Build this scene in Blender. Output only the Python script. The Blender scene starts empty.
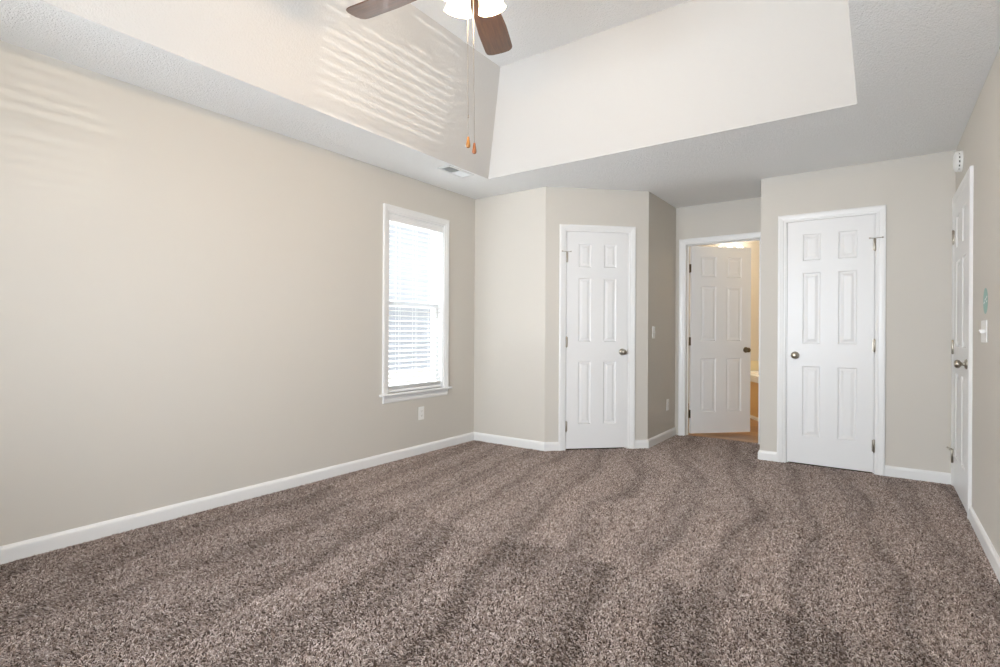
import bpy, bmesh, math, random
from mathutils import Vector, Matrix
random.seed(7)
sc = bpy.context.scene
COL = sc.collection
R = math.radians

# ------------------------------------------------------------------ camera
H = 2.44                       # flat ceiling height
cam_d = bpy.data.cameras.new('camera'); cam = bpy.data.objects.new('camera', cam_d)
COL.objects.link(cam); sc.camera = cam
cam_d.sensor_width = 36.0; cam_d.lens = 530.495 / 1000 * 36.0
cam_d.shift_y = -0.0015; cam_d.clip_start = 0.02
cam.matrix_world = (Matrix.Translation((0, 0, 1.0955)) @ Matrix.Rotation(R(35.456), 4, 'Z')
                    @ Matrix.Rotation(R(90), 4, 'X') @ Matrix.Rotation(R(0.324), 4, 'Z'))

# ------------------------------------------------------------------ look, world, light
sc.view_settings.view_transform = 'Standard'; sc.view_settings.look = 'None'
sc.view_settings.gamma = 1.0; sc.view_settings.use_curve_mapping = False
sc.view_settings.exposure = 0.52
sc.cycles.use_denoising = True
sc.cycles.max_bounces = 10; sc.cycles.diffuse_bounces = 7
sc.cycles.sample_clamp_indirect = 6.0
w = bpy.data.worlds.new('world'); sc.world = w; w.use_nodes = True
bg = w.node_tree.nodes['Background']
bg.inputs[0].default_value = (0.86, 0.93, 1.0, 1); bg.inputs[1].default_value = 0.72

def area(name, loc, rot, sx, sy, power, col, spread=180):
    d = bpy.data.lights.new(name, 'AREA'); d.shape = 'RECTANGLE'; d.size = sx; d.size_y = sy
    d.energy = power; d.color = col; d.spread = R(spread)
    o = bpy.data.objects.new(name, d); COL.objects.link(o); o.location = loc; o.rotation_euler = rot
    return o
def point(name, loc, power, col, rad=0.04):
    d = bpy.data.lights.new(name, 'POINT'); d.energy = power; d.color = col; d.shadow_soft_size = rad
    o = bpy.data.objects.new(name, d); COL.objects.link(o); o.location = loc
    return o
DAY = (0.84, 0.915, 1.0); WARM = (1.0, 0.68, 0.38)
# added lamps fill the room through unseen windows; daylight_side serves the window in view
area('daylight_front', (-1.40, -0.90, 1.35), (R(90), 0, 0), 2.1, 1.5, 85, DAY, 120)
area('sunlit_ground_bounce_front', (-1.40, -2.0, 0.0), (R(122), 0, 0), 3.0, 1.4, 40, (1.0, 0.98, 0.95), 130)  # added upward lamp lifting the ceiling, standing in for ground bounce
area('daylight_right', (0.62, 1.35, 1.35), (R(90), 0, R(90)), 2.0, 1.5, 20, DAY)
area('sunlit_ground_bounce_right', (1.75, 1.35, 0.0), (R(122), 0, R(90)), 3.0, 1.4, 16, (1.0, 0.98, 0.95))  # added upward lamp outside the unseen right-hand windows
sun_d = bpy.data.lights.new('sun', 'SUN'); sun_d.energy = 4.0; sun_d.angle = R(0.53); sun_d.color = (1.0, 0.95, 0.87)
sun = bpy.data.objects.new('sun', sun_d); COL.objects.link(sun); sun.rotation_euler = Vector((-0.25, -0.25, -0.94)).to_track_quat('-Z', 'Y').to_euler()
area('daylight_side', (-5.4, 3.41, 3.3), (R(47), 0, R(-90)), 2.4, 1.0, 900, DAY)
area('sunlit_ground_bounce_side', (-5.0, 3.41, -0.3), (R(136), 0, R(-90)), 2.6, 1.2, 150, (1.0, 0.98, 0.95))  # added lamp at ground level, lifts the ceiling through the blind

def glint(name, through, towards, dist, power):
    # added spot standing in for reflected sun, striped by the right-hand blind
    d = bpy.data.lights.new(name, 'SPOT'); d.energy = power; d.color = (1.0, 0.96, 0.92); d.spot_size = R(4.6); d.spot_blend = 0.25; d.shadow_soft_size = 0.015
    o = bpy.data.objects.new(name, d); COL.objects.link(o)
    v_ = (Vector(towards) - Vector(through)).normalized()
    o.location = Vector(through) - v_ * dist; o.rotation_euler = v_.to_track_quat('-Z', 'Y').to_euler()
glint('sun_glint', (0.457, 0.825, 1.62), (-2.58, 2.36, 2.78), 12, 2300)
glint('sun_glint_low', (0.457, 0.72, 1.35), (-3.33, 0.55, 2.10), 12, 850)

# ------------------------------------------------------------------ materials
def mat(name, col, rough=0.5, metal=0.0, spec=0.5):
    m = bpy.data.materials.new(name); m.use_nodes = True
    b = m.node_tree.nodes['Principled BSDF']
    b.inputs['Base Color'].default_value = (*col, 1); b.inputs['Roughness'].default_value = rough
    b.inputs['Metallic'].default_value = metal; b.inputs['Specular IOR Level'].default_value = spec
    return m, m.node_tree, b
def N(nt, t, **kw):
    n = nt.nodes.new(t)
    for k, v in kw.items(): setattr(n, k, v)
    return n
def objcoord(nt, scale=(1, 1, 1), rot=(0, 0, 0)):
    tc = N(nt, 'ShaderNodeTexCoord'); mp = N(nt, 'ShaderNodeMapping')
    nt.links.new(tc.outputs['Object'], mp.inputs[0]); mp.inputs['Scale'].default_value = scale
    mp.inputs['Rotation'].default_value = rot
    return mp.outputs[0]
def noise(nt, vec, scale, detail=2, rough=0.5):
    n = N(nt, 'ShaderNodeTexNoise'); n.inputs['Scale'].default_value = scale
    n.inputs['Detail'].default_value = detail; n.inputs['Roughness'].default_value = rough
    nt.links.new(vec, n.inputs['Vector']); return n.outputs['Fac']
def ramp(nt, fac, stops):
    r = N(nt, 'ShaderNodeValToRGB'); e = r.color_ramp.elements
    while len(e) < len(stops): e.new(0.5)
    for el, (p, c) in zip(e, stops): el.position = p; el.color = (*c, 1) if len(c) == 3 else c
    nt.links.new(fac, r.inputs[0]); return r.outputs[0]
def bump(nt, b, height, strength, dist):
    n = N(nt, 'ShaderNodeBump'); n.inputs['Strength'].default_value = strength; n.inputs['Distance'].default_value = dist
    nt.links.new(height, n.inputs['Height']); nt.links.new(n.outputs[0], b.inputs['Normal']); return n
def math_(nt, op, a, c=None):
    n = N(nt, 'ShaderNodeMath', operation=op)
    for i, v in enumerate((a, c)):
        if v is None: continue
        if isinstance(v, (int, float)): n.inputs[i].default_value = v
        else: nt.links.new(v, n.inputs[i])
    return n.outputs[0]
def mixc(nt, fac, a, c, typ='MIX'):
    n = N(nt, 'ShaderNodeMix', data_type='RGBA', blend_type=typ)
    for i, v in ((0, fac), (6, a), (7, c)):
        if isinstance(v, (int, float)): n.inputs[i].default_value = v
        elif isinstance(v, tuple): n.inputs[i].default_value = (*v, 1)
        else: nt.links.new(v, n.inputs[i])
    return n.outputs[2]

M = {}
M['wall'], nt, b = mat('greige_wall_paint', (0.608, 0.577, 0.522), 0.55, 0, 0.3)
bump(nt, b, noise(nt, objcoord(nt), 260, 2), 0.05, 0.002)
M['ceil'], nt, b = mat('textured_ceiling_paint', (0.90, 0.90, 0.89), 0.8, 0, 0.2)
v = objcoord(nt)
h = math_(nt, 'ADD', noise(nt, v, 130, 3, 0.6), math_(nt, 'MULTIPLY', noise(nt, v, 60, 2), 0.7))
bump(nt, b, h, 0.9, 0.008)
M['tray'], nt, b = mat('cream_tray_paint', (0.645, 0.628, 0.60), 0.75, 0, 0.2)  # slopes coloured darker than the flat ceiling to offset their strong light
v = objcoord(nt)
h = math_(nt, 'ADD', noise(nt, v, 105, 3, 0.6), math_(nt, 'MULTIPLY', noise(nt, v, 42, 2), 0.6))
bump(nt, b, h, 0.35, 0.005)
M['white'], nt, b = mat('white_semigloss_trim', (0.80, 0.80, 0.79), 0.32)
M['door'], nt, b = mat('white_door_paint', (0.79, 0.79, 0.785), 0.36)
g = noise(nt, objcoord(nt, (60, 60, 4)), 6, 3); bump(nt, b, g, 0.05, 0.001)
M['nickel'], nt, b = mat('brushed_nickel', (0.42, 0.38, 0.32), 0.28, 1.0)
M['bronze'], nt, b = mat('aged_brass', (0.22, 0.17, 0.10), 0.38, 1.0)
M['plastic'], nt, b = mat('white_plastic', (0.82, 0.82, 0.80), 0.35)
M['darkslot'], nt, b = mat('dark_slot', (0.03, 0.028, 0.025), 0.6)
M['ventgrey'], nt, b = mat('painted_register_metal', (0.74, 0.75, 0.74), 0.4)
M['ventdark'], nt, b = mat('duct_inside', (0.16, 0.17, 0.16), 0.7)
M['teal'], nt, b = mat('teal_sticker_paper', (0.27, 0.47, 0.42), 0.5)
M['vinyl'], nt, b = mat('white_vinyl', (0.80, 0.81, 0.81), 0.35)
M['slat'], nt, b = mat('white_blind_slat', (0.84, 0.84, 0.83), 0.4)
# no subsurface in the slat paint
M['slat'].node_tree.nodes['Principled BSDF'].inputs['Subsurface Weight'].default_value = 0.0
M['screen'] = m = bpy.data.materials.new('insect_screen'); m.use_nodes = True; nt = m.node_tree
b = nt.nodes['Principled BSDF']; b.inputs['Base Color'].default_value = (0.13, 0.14, 0.14, 1); b.inputs['Roughness'].default_value = 0.7
tr = N(nt, 'ShaderNodeBsdfTransparent'); mx = N(nt, 'ShaderNodeMixShader'); mx.inputs[0].default_value = 0.26
nt.links.new(tr.outputs[0], mx.inputs[1]); nt.links.new(b.outputs[0], mx.inputs[2]); nt.links.new(mx.outputs[0], nt.nodes['Material Output'].inputs[0])
M['glass'] = m = bpy.data.materials.new('window_glass'); m.use_nodes = True; nt = m.node_tree
gl = N(nt, 'ShaderNodeBsdfGlossy'); gl.inputs['Roughness'].default_value = 0.02
tr = N(nt, 'ShaderNodeBsdfTransparent'); tr.inputs[0].default_value = (0.97, 0.97, 0.97, 1)
lw = N(nt, 'ShaderNodeLayerWeight'); mx = N(nt, 'ShaderNodeMixShader'); nt.links.new(math_(nt, 'ADD', math_(nt, 'MULTIPLY', math_(nt, 'POWER', lw.outputs['Facing'], 4.0), 0.7), 0.04), mx.inputs[0])
nt.links.new(tr.outputs[0], mx.inputs[1]); nt.links.new(gl.outputs[0], mx.inputs[2]); nt.links.new(mx.outputs[0], nt.nodes['Material Output'].inputs[0])
# fan
M['blade'], nt, b = mat('walnut_blade', (0.16, 0.075, 0.035), 0.38)
v = objcoord(nt, (1.2, 16, 16)); g = noise(nt, v, 6, 5, 0.65)
nt.links.new(ramp(nt, g, [(0.3, (0.055, 0.024, 0.012)), (0.55, (0.11, 0.05, 0.024)), (0.75, (0.165, 0.078, 0.038))]), b.inputs['Base Color'])
b.inputs['Coat Weight'].default_value = 0.45; b.inputs['Coat Roughness'].default_value = 0.3; b.inputs['Coat IOR'].default_value = 1.6
M['fobwood'], nt, b = mat('honey_wood', (0.52, 0.24, 0.055), 0.4)
v = objcoord(nt, (30, 30, 6)); g = noise(nt, v, 8, 3)
nt.links.new(ramp(nt, g, [(0.3, (0.27, 0.10, 0.018)), (0.7, (0.38, 0.165, 0.036))]), b.inputs['Base Color'])
M['fobred'], nt, b = mat('reddish_wood', (0.26, 0.085, 0.03), 0.4)
nt.links.new(ramp(nt, noise(nt, objcoord(nt, (30, 30, 6)), 8, 3), [(0.3, (0.21, 0.062, 0.018)), (0.7, (0.30, 0.105, 0.036))]), b.inputs['Base Color'])
M['chain'], nt, b = mat('pull_chain_metal', (0.32, 0.28, 0.24), 0.4, 0.9)
def glow(name, col, strength):
    m, nt, b = mat(name, (0.9, 0.88, 0.84), 0.3)
    b.inputs['Emission Color'].default_value = (*col, 1); b.inputs['Emission Strength'].default_value = strength
    return m
M['shade'] = glow('lit_frosted_glass', (1.0, 0.86, 0.66), 5.0)
M['bulb'] = glow('lit_bulb', (1.0, 0.82, 0.58), 12.0)
M['bathlamp'] = glow('lit_bath_glass', (1.0, 0.93, 0.82), 3.0)
# bathroom
M['bathwall'], nt, b = mat('cream_bath_wall', (0.64, 0.60, 0.53), 0.5)
bump(nt, b, noise(nt, objcoord(nt), 240, 2), 0.05, 0.002)
M['tile'], nt, b = mat('cream_tile', (0.74, 0.66, 0.45), 0.25)
M['apron'], nt, b = mat('honey_panel', (0.70, 0.47, 0.21), 0.4)
M['tub'], nt, b = mat('white_acrylic', (0.83, 0.82, 0.79), 0.18)
M['wood'], nt, b = mat('wood_look_floor', (0.3, 0.17, 0.08), 0.35)
br = N(nt, 'ShaderNodeTexBrick'); nt.links.new(objcoord(nt), br.inputs['Vector'])
br.inputs['Scale'].default_value = 1.0; br.inputs['Brick Width'].default_value = 0.9; br.inputs['Row Height'].default_value = 0.13
br.inputs['Mortar Size'].default_value = 0.002; br.inputs['Color1'].default_value = (0.42, 0.235, 0.11, 1)
br.inputs['Color2'].default_value = (0.26, 0.135, 0.062, 1); br.inputs['Mortar'].default_value = (0.09, 0.05, 0.025, 1)
g = ramp(nt, noise(nt, objcoord(nt, (2, 30, 1)), 5, 5, 0.7), [(0.3, (0.55, 0.55, 0.55)), (0.7, (1.25, 1.2, 1.15))])
nt.links.new(mixc(nt, 1.0, br.outputs[0], g, 'MULTIPLY'), b.inputs['Base Color'])
M['lawn'], nt, b = mat('pale_dry_lawn', (0.4, 0.4, 0.33), 0.9)
nt.links.new(ramp(nt, noise(nt, objcoord(nt), 14, 4), [(0.3, (0.50, 0.52, 0.48)), (0.7, (0.66, 0.66, 0.62))]), b.inputs['Base Color'])

# carpet backing, and the yarn of the pile (each strand carries its heather colour plus painted stroke shading)
M['carpet'], nt, b = mat('carpet_backing', (0.10, 0.078, 0.066), 1.0, 0, 0.0)
nt.links.new(ramp(nt, noise(nt, objcoord(nt), 180, 3, 0.7), [(0.35, (0.05, 0.036, 0.03)), (0.7, (0.16, 0.125, 0.108))]), b.inputs['Base Color'])
M['yarn'], nt, b = mat('frieze_yarn', (0.2, 0.16, 0.14), 0.95, 0, 0.1)
at = N(nt, 'ShaderNodeAttribute', attribute_name='yarn'); nt.links.new(at.outputs['Color'], b.inputs['Base Color'])

# ------------------------------------------------------------------ mesh helpers
class Frame:
    """a wall's own axes: u along it, d out of its face into the room, z up"""
    def __init__(s, o, t, n, z0=0.0):
        s.o = Vector((o[0], o[1], z0)); s.t = Vector((t[0], t[1], 0)).normalized(); s.n = Vector((n[0], n[1], 0)).normalized()
    def __call__(s, u, d, z): return s.o + s.t * u + s.n * d + Vector((0, 0, z))
ID = Frame((0, 0), (1, 0), (0, 1))

class MB:
    def __init__(s, fr=ID): s.bm = bmesh.new(); s.fr = fr
    def quad(s, pts):
        return s.bm.faces.new([s.bm.verts.new(p) for p in pts])
    def box(s, u0, u1, d0, d1, z0, z1, bev=0.0, seg=2):
        P = [s.bm.verts.new(s.fr(u, d, z)) for z in (z0, z1) for d in (d0, d1) for u in (u0, u1)]
        fs = [s.bm.faces.new([P[i] for i in f]) for f in ((0, 1, 3, 2), (4, 6, 7, 5), (0, 4, 5, 1), (2, 3, 7, 6), (0, 2, 6, 4), (1, 5, 7, 3))]
        if bev:
            es = list({e for f in fs for e in f.edges})
            bmesh.ops.bevel(s.bm, geom=es, offset=bev, segments=seg, affect='EDGES', profile=0.5)
        return s
    def extrude(s, prof, u0, u1, m0=0.0, m1=0.0):
        """profile of (d, z) run along u; the ends slope by m per unit of d (mitres)"""
        A = [s.bm.verts.new(s.fr(u0 - m0 * d, d, z)) for d, z in prof]
        B = [s.bm.verts.new(s.fr(u1 + m1 * d, d, z)) for d, z in prof]
        n = len(prof)
        for i in range(n): s.bm.faces.new((A[i], A[(i + 1) % n], B[(i + 1) % n], B[i]))
        s.bm.faces.new(A); s.bm.faces.new(B[::-1]); return s
    def casing(s, prof, u0, u1, zt, zb=0.0):
        """profile of (w outward from the opening, d) up one side, across and down the other, mitred"""
        rows = []
        for (cu, cz, ku, kz) in ((u0, zb, -1, 0), (u0, zt, -1, 1), (u1, zt, 1, 1), (u1, zb, 1, 0)):
            rows.append([s.bm.verts.new(s.fr(cu + ku * w_, d, cz + kz * w_)) for w_, d in prof])
        n = len(prof)
        for a, c in zip(rows, rows[1:]):
            for i in range(n): s.bm.faces.new((a[i], a[(i + 1) % n], c[(i + 1) % n], c[i]))
        s.bm.faces.new(rows[0]); s.bm.faces.new(rows[-1][::-1]); return s
    def lathe(s, prof, mtx, seg=24):
        """profile of (r, h) about the local Z of mtx"""
        rings = []
        for r, h_ in prof:
            if r < 1e-6: rings.append([s.bm.verts.new(mtx @ Vector((0, 0, h_)))])
            else: rings.append([s.bm.verts.new(mtx @ Vector((r * math.cos(2 * math.pi * k / seg), r * math.sin(2 * math.pi * k / seg), h_))) for k in range(seg)])
        for a, c in zip(rings, rings[1:]):
            for k in range(seg):
                q = [a[k % len(a)], a[(k + 1) % seg % len(a)], c[(k + 1) % seg % len(c)], c[k % len(c)]]
                q2 = []
                for x in q:
                    if x not in q2: q2.append(x)
                if len(q2) > 2: s.bm.faces.new(q2)
        return s
    def tube(s, pts, r, seg=8):
        rings = []
        for i, p in enumerate(pts):
            p = Vector(p); t = (Vector(pts[min(i + 1, len(pts) - 1)]) - Vector(pts[max(i - 1, 0)])).normalized()
            a = t.orthogonal().normalized(); c = t.cross(a)
            rr = r[i] if isinstance(r, (list, tuple)) else r
            rings.append([s.bm.verts.new(p + (a * math.cos(2 * math.pi * k / seg) + c * math.sin(2 * math.pi * k / seg)) * rr) for k in range(seg)])
        for a, c in zip(rings, rings[1:]):
            for k in range(seg): s.bm.faces.new((a[k], a[(k + 1) % seg], c[(k + 1) % seg], c[k]))
        s.bm.faces.new(rings[0][::-1]); s.bm.faces.new(rings[-1]); return s
    def prism(s, poly, z0, z1):
        A = [s.bm.verts.new((x, y, z0)) for x, y in poly]; B = [s.bm.verts.new((x, y, z1)) for x, y in poly]; n = len(poly)
        for i in range(n): s.bm.faces.new((A[i], A[(i + 1) % n], B[(i + 1) % n], B[i]))
        s.bm.faces.new(A[::-1]); s.bm.faces.new(B); return s
    def build(s, name, material, parent=None, smooth=False, origin=None):
        bmesh.ops.recalc_face_normals(s.bm, faces=s.bm.faces)
        o0 = Vector(origin) if origin is not None else (parent.matrix_world.translation.copy() if parent else Vector((0, 0, 0)))
        if parent is None or parent.type == 'MESH' or parent.type == 'EMPTY':
            base = world_of(parent) if parent else None
        if base is not None: bmesh.ops.transform(s.bm, matrix=base.inverted(), verts=s.bm.verts)
        me = bpy.data.meshes.new(name); s.bm.to_mesh(me); s.bm.free()
        if smooth:
            for p_ in me.polygons: p_.use_smooth = True
            try: me.set_sharp_from_angle(angle=R(40))
            except Exception: pass
        me.materials.append(material)
        o = bpy.data.objects.new(name, me); COL.objects.link(o)
        if parent: o.parent = parent
        return o
def world_of(o):
    m_ = Matrix.Identity(4)
    while o is not None:
        m_ = o.matrix_basis @ m_; o = o.parent
    return m_
def empty(name, loc, rz=0.0):
    o = bpy.data.objects.new(name, None); COL.objects.link(o); o.location = loc; o.rotation_euler = (0, 0, rz)
    o.empty_display_size = 0.1
    return o
def tag(o, label=None, cat=None, group=None, kind=None):
    if label: o['label'] = label
    if cat: o['category'] = cat
    if group: o['group'] = group
    if kind: o['kind'] = kind
    return o
def copy_tree(o, parent=None):
    c = o.copy(); COL.objects.link(c)
    if parent: c.parent = parent
    for ch in [x for x in bpy.data.objects if x.parent == o]: copy_tree(ch, c)
    return c
def aim(loc, axis):
    """matrix at loc whose local Z is axis"""
    return Matrix.Translation(Vector(loc)) @ Vector(axis).to_track_quat('Z', 'Y').to_matrix().to_4x4()

# ------------------------------------------------------------------ plan of the room
XL, XR = -3.333, 0.457
Y1, Y2, YH, YF = 4.2306, 5.0756, 5.7498, -0.72
XC1, XC2, YC2, XB = -2.5015, -1.7771, 4.9209, -0.8317
T = 0.12
cl = math.hypot(XC2 - XC1, YC2 - Y1); ct = ((XC2 - XC1) / cl, (YC2 - Y1) / cl); cn = (ct[1], -ct[0])
F_left = Frame((XL, 0), (0, 1), (1, 0))            # u = Y
F_b1 = Frame((0, Y1), (1, 0), (0, -1))             # u = X
F_ch = Frame((XC1, Y1), ct, cn)                    # u along the angled wall
F_nook = Frame((XC2, 0), (0, 1), (1, 0))
F_hall = Frame((0, YH), (1, 0), (0, -1))
F_nr = Frame((XB, 0), (0, 1), (-1, 0))
F_back = Frame((0, Y2), (1, 0), (0, -1))
F_right = Frame((XR, 0), (0, 1), (-1, 0))
F_front = Frame((0, YF), (1, 0), (0, 1))
TH = math.degrees(math.atan2(ct[1], ct[0]))

def wall(name, fr, u0, u1, holes=(), t=T, label=None, top=H):
    mb = MB(fr); u = u0
    for (a, c, zb, zt) in sorted(holes):
        if a > u: mb.box(u, a, -t, 0, 0, top)
        if zb > 0: mb.box(a, c, -t, 0, 0, zb)
        mb.box(a, c, -t, 0, zt, top); u = c
    if u1 > u: mb.box(u, u1, -t, 0, 0, top)
    return tag(mb.build(name, M['wall']), label, 'wall', kind='structure')

DZ = 2.052     # top of the rough opening lining (slab top 2.035)
CH = (0.189, 0.811); BK = (-0.640, -0.008); HL = (-1.680, -0.945); RT = (4.232, 5.018)
WZ = (0.575, 2.092); WY = (3.066, 3.760)
FW = [(-2.40, -1.45), (-1.35, -0.40)]  # unseen windows behind the camera, added to light the room
RW = [(0.35, 1.30), (1.40, 2.35)]  # unseen right-hand windows, added for more light
wall('wall_left', F_left, YF - T, YH + T, [(WY[0], WY[1], *WZ)], 0.14, 'long greige wall with the blind covered window')
wall('wall_back_left', F_b1, XL, XC1, label='short pale wall between window wall and angled closet wall')
wall('wall_corner', F_ch, 0, cl, [(CH[0], CH[1], 0, DZ)], label='angled greige wall holding the narrow closet door')
wall('wall_nook', F_nook, YC2, YH, label='shaded tan wall of the entry nook')
wall('wall_hall', F_hall, XL, 1.6, [(HL[0], HL[1], 0, DZ)], label='greige wall around the open bathroom door')
wall('wall_nook_side', F_nr, Y2 + 0.05, YH, label='nook wall facing the shaded tan wall')
wall('wall_back', F_back, XB, XR + T, [(BK[0], BK[1], 0, DZ)], label='greige wall with the closed door on its own')
wall('wall_right', F_right, YF - T, YH, [(a, c, 0.55, 2.10) for a, c in RW] + [(RT[0], RT[1], 0, DZ)], label='grey right-hand wall with detector, sticker and switch')
wall('wall_front', F_front, XL - .14, XR + T, [(a, c, 0.55, 2.10) for a, c in FW], 0.14, 'wall with twin windows behind the viewpoint')
# rooms behind the closed doors, so no daylight leaks under them
mb = MB(); mb.box(1.48, 1.60, 3.6, 5.75, 0, H); mb.box(XR + T, 1.48, 3.6, 3.72, 0, H)
tag(mb.build('wall_landing', M['wall']), 'walls of the dark landing behind the right-hand door', 'wall', kind='structure')

# floors
tag(MB().box(XL - .14, 1.6, YF - .14, 5.803, -0.10, -0.005).build('floor', M['carpet']), 'mottled brown frieze carpet with vacuum strokes', 'floor', kind='structure')
tag(MB().box(-2.8, 1.0, 5.803, 8.6, -0.10, -0.006).build('floor_bathroom', M['wood']), 'wood look floor seen past the open door', 'floor', kind='structure')

# the pile: short kinked yarns, combed this way and that by the vacuum
import numpy as np
def pile(density=32000):
    rg = np.random.default_rng(5)
    x0, x1, ya, yb = XL + 0.004, XR - 0.004, YF + 0.004, 5.80
    n = int((x1 - x0) * (yb - ya) * density)
    x, y = rg.uniform(x0, x1, n), rg.uniform(ya, yb, n)
    keep = np.ones(n, bool)
    # only where the room is: in front of the short wall, the angled wall, the nook wall, and outside the closet of the back wall
    ins = (x - XC1) * cn[0] + (y - Y1) * cn[1]
    keep &= ~((y > Y1 - 0.003) & (x < XC1)); keep &= ~((x >= XC1) & (x < XC2) & (ins < -0.012)); keep &= ~((x < XC2 + 0.003) & (y > YC2))
    keep &= ~((x > XB - 0.003) & (y > Y2 + 0.015))
    x, y = x[keep], y[keep]; n = len(x)
    def wave(seed, f, k=7):
        r_ = np.random.default_rng(seed); out = np.zeros(n)
        for _ in range(k):
            a, p, s_ = r_.uniform(0, 6.28), r_.uniform(0, 6.28), f * r_.uniform(0.5, 1.6)
            out += np.sin(s_ * (x * math.cos(a) + y * math.sin(a)) + p)
        return out / math.sqrt(k)
    w1, w2, w3 = wave(1, 2.2), wave(2, 7.0), wave(3, 20.0)
    yw = y + 0.05 * w1 + 0.035 * w2
    def bands(fx, sl, ph):
        c = fx * x + sl * y + ph + 0.20 * w1 + 0.10 * w2
        return np.clip(1.1 * np.sin(c * 6.2832) + 0.7 * np.sin(c * 2.7 * 6.2832 + 2 * w1) + 0.45, -1, 1)
    far, mid, near = bands(2.9, 0.50, 0.15) + 0.50, bands(2.4, 0.40, 0.40) - 0.55, bands(2.1, 0.55, 0.05) - 0.65
    st = lambda y0, s_: np.clip((yw - (y0 - s_)) / (2 * s_), 0, 1)
    f1, f2 = st(2.33, 0.035), st(0.80, 0.05)
    comb = (near * (1 - f2) + mid * f2) * (1 - f1) + far * f1          # +1 combed away from the camera side, -1 towards it
    comb = comb + 0.22 * w2 + 0.22 * w3
    L = rg.uniform(0.011, 0.017, n)
    az = rg.uniform(0, 2 * np.pi, n); lean = rg.uniform(0.15, 1.0, n)
    dx, dy = np.cos(az) * lean, np.sin(az) * lean + 0.55 * comb * 0.9
    kink = rg.normal(0, 0.45, (n, 2))
    P = np.zeros((n, 4, 3), np.float32)
    P[:, 0] = np.stack([x, y, np.full(n, -0.006)], 1)
    for i, (fr_, up_) in enumerate(((0.33, 0.95), (0.33, 0.65), (0.34, 0.15))):
        hx, hy = dx * (0.35 + 0.65 * i) + kink[:, 0] * (i - 0.6), dy * (0.35 + 0.65 * i) + kink[:, 1] * (i - 0.6)
        nn = np.sqrt(hx ** 2 + hy ** 2 + up_ ** 2)
        P[:, i + 1] = P[:, i] + (L * fr_ / nn)[:, None] * np.stack([hx, hy, np.full(n, up_)], 1)
    hc = bpy.data.hair_curves.new('carpet_pile'); hc.add_curves([4] * n)
    hc.attributes['position'].data.foreach_set('vector', P.reshape(-1))
    rad = np.repeat(rg.uniform(0.0009, 0.0015, n), 4).reshape(n, 4) * np.array([0.8, 1.0, 1.0, 0.7])
    ra = hc.attributes.get('radius') or hc.attributes.new('radius', 'FLOAT', 'POINT'); ra.data.foreach_set('value', rad.astype(np.float32).reshape(-1))
    pal = np.array([(0.050, 0.034, 0.027), (0.135, 0.099, 0.083), (0.235, 0.185, 0.162), (0.360, 0.297, 0.268), (0.52, 0.45, 0.41)])
    t = np.clip(rg.normal(0.50, 0.24, n), 0, 0.999) * 4
    i0 = t.astype(int); fr_ = (t - i0)[:, None]; colr = pal[i0] * (1 - fr_) + pal[i0 + 1] * fr_
    colr = colr * PILE_GAIN * (1 + 0.125 * np.clip(comb, -1.5, 1.5))[:, None]  # shading of the combed strokes also tinted into the yarn
    ca = hc.attributes.new('yarn', 'FLOAT_COLOR', 'CURVE'); ca.data.foreach_set('color', np.concatenate([colr, np.ones((n, 1))], 1).astype(np.float32).reshape(-1))
    hc.materials.append(M['yarn'])
    o = bpy.data.objects.new('carpet_pile', hc); COL.objects.link(o)
    return tag(o, 'mottled brown and beige frieze carpet pile covering the floor', 'carpet', kind='stuff')
PILE_GAIN = np.array([1.35, 1.365, 1.365])
sc.cycles_curves.shape = 'RIBBONS'
pile()

# ceiling with its tray
TX0, TX1, TY0, TY1, TI, TZ = -2.7938, -0.104, -0.113, 3.733, 0.436, 3.119
mb = MB(); bm = mb.bm
def ringv(x0, x1, y0, y1, z): return [bm.verts.new(p) for p in ((x0, y0, z), (x1, y0, z), (x1, y1, z), (x0, y1, z))]
A = ringv(XL - .14, 1.6, YF - .14, YH + T, H); Bv = ringv(TX0, TX1, TY0, TY1, H); Cv = ringv(TX0 + TI, TX1 - 0.002, TY0 + TI, TY1 - TI, TZ)
A2 = ringv(XL - .14, 1.6, YF - .14, YH + T, TZ + .08)
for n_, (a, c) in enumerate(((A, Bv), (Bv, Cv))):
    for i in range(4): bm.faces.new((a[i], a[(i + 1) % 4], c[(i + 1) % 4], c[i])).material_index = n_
bm.faces.new(Cv)
for i in range(4): bm.faces.new((A[i], A2[i], A2[(i + 1) % 4], A[(i + 1) % 4]))
bm.faces.new(A2)
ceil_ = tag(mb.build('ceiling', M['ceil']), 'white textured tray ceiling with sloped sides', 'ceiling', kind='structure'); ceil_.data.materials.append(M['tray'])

# baseboards
BP = [(0, 0), (0.014, 0), (0.014, 0.058), (0.0125, 0.068), (0.009, 0.074), (0.006, 0.080), (0, 0.082)]
def base(name, fr, u0, u1, m0=0.0, m1=0.0, label=None):
    return tag(MB(fr).extrude(BP, u0, u1, m0, m1).build(name, M['white']), label, 'baseboard', kind='structure')
k = math.tan(R(TH / 2)); kk = math.tan(R((90 - TH) / 2))
CW = 0.057
base('baseboard_left', F_left, YF, Y1, -1, -1, 'white baseboard under the window wall')
base('baseboard_back_left', F_b1, XL, XC1, -1, k, 'white baseboard left of the angled wall')
base('baseboard_corner_left', F_ch, 0, CH[0] - CW, k, 0, 'short white baseboard left of the closet door')
base('baseboard_corner_right', F_ch, CH[1] + CW, cl, 0, kk, 'short white baseboard right of the closet door')
base('baseboard_nook', F_nook, YC2, YH, kk, -1, 'white baseboard of the shaded tan wall')
base('baseboard_nook_side', F_nr, Y2, YH, 1, -1, 'white baseboard of the nook side wall')
base('baseboard_back_left_of_door', F_back, XB, BK[0] - CW, 1, 0, 'short white baseboard between nook and closed door')
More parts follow.
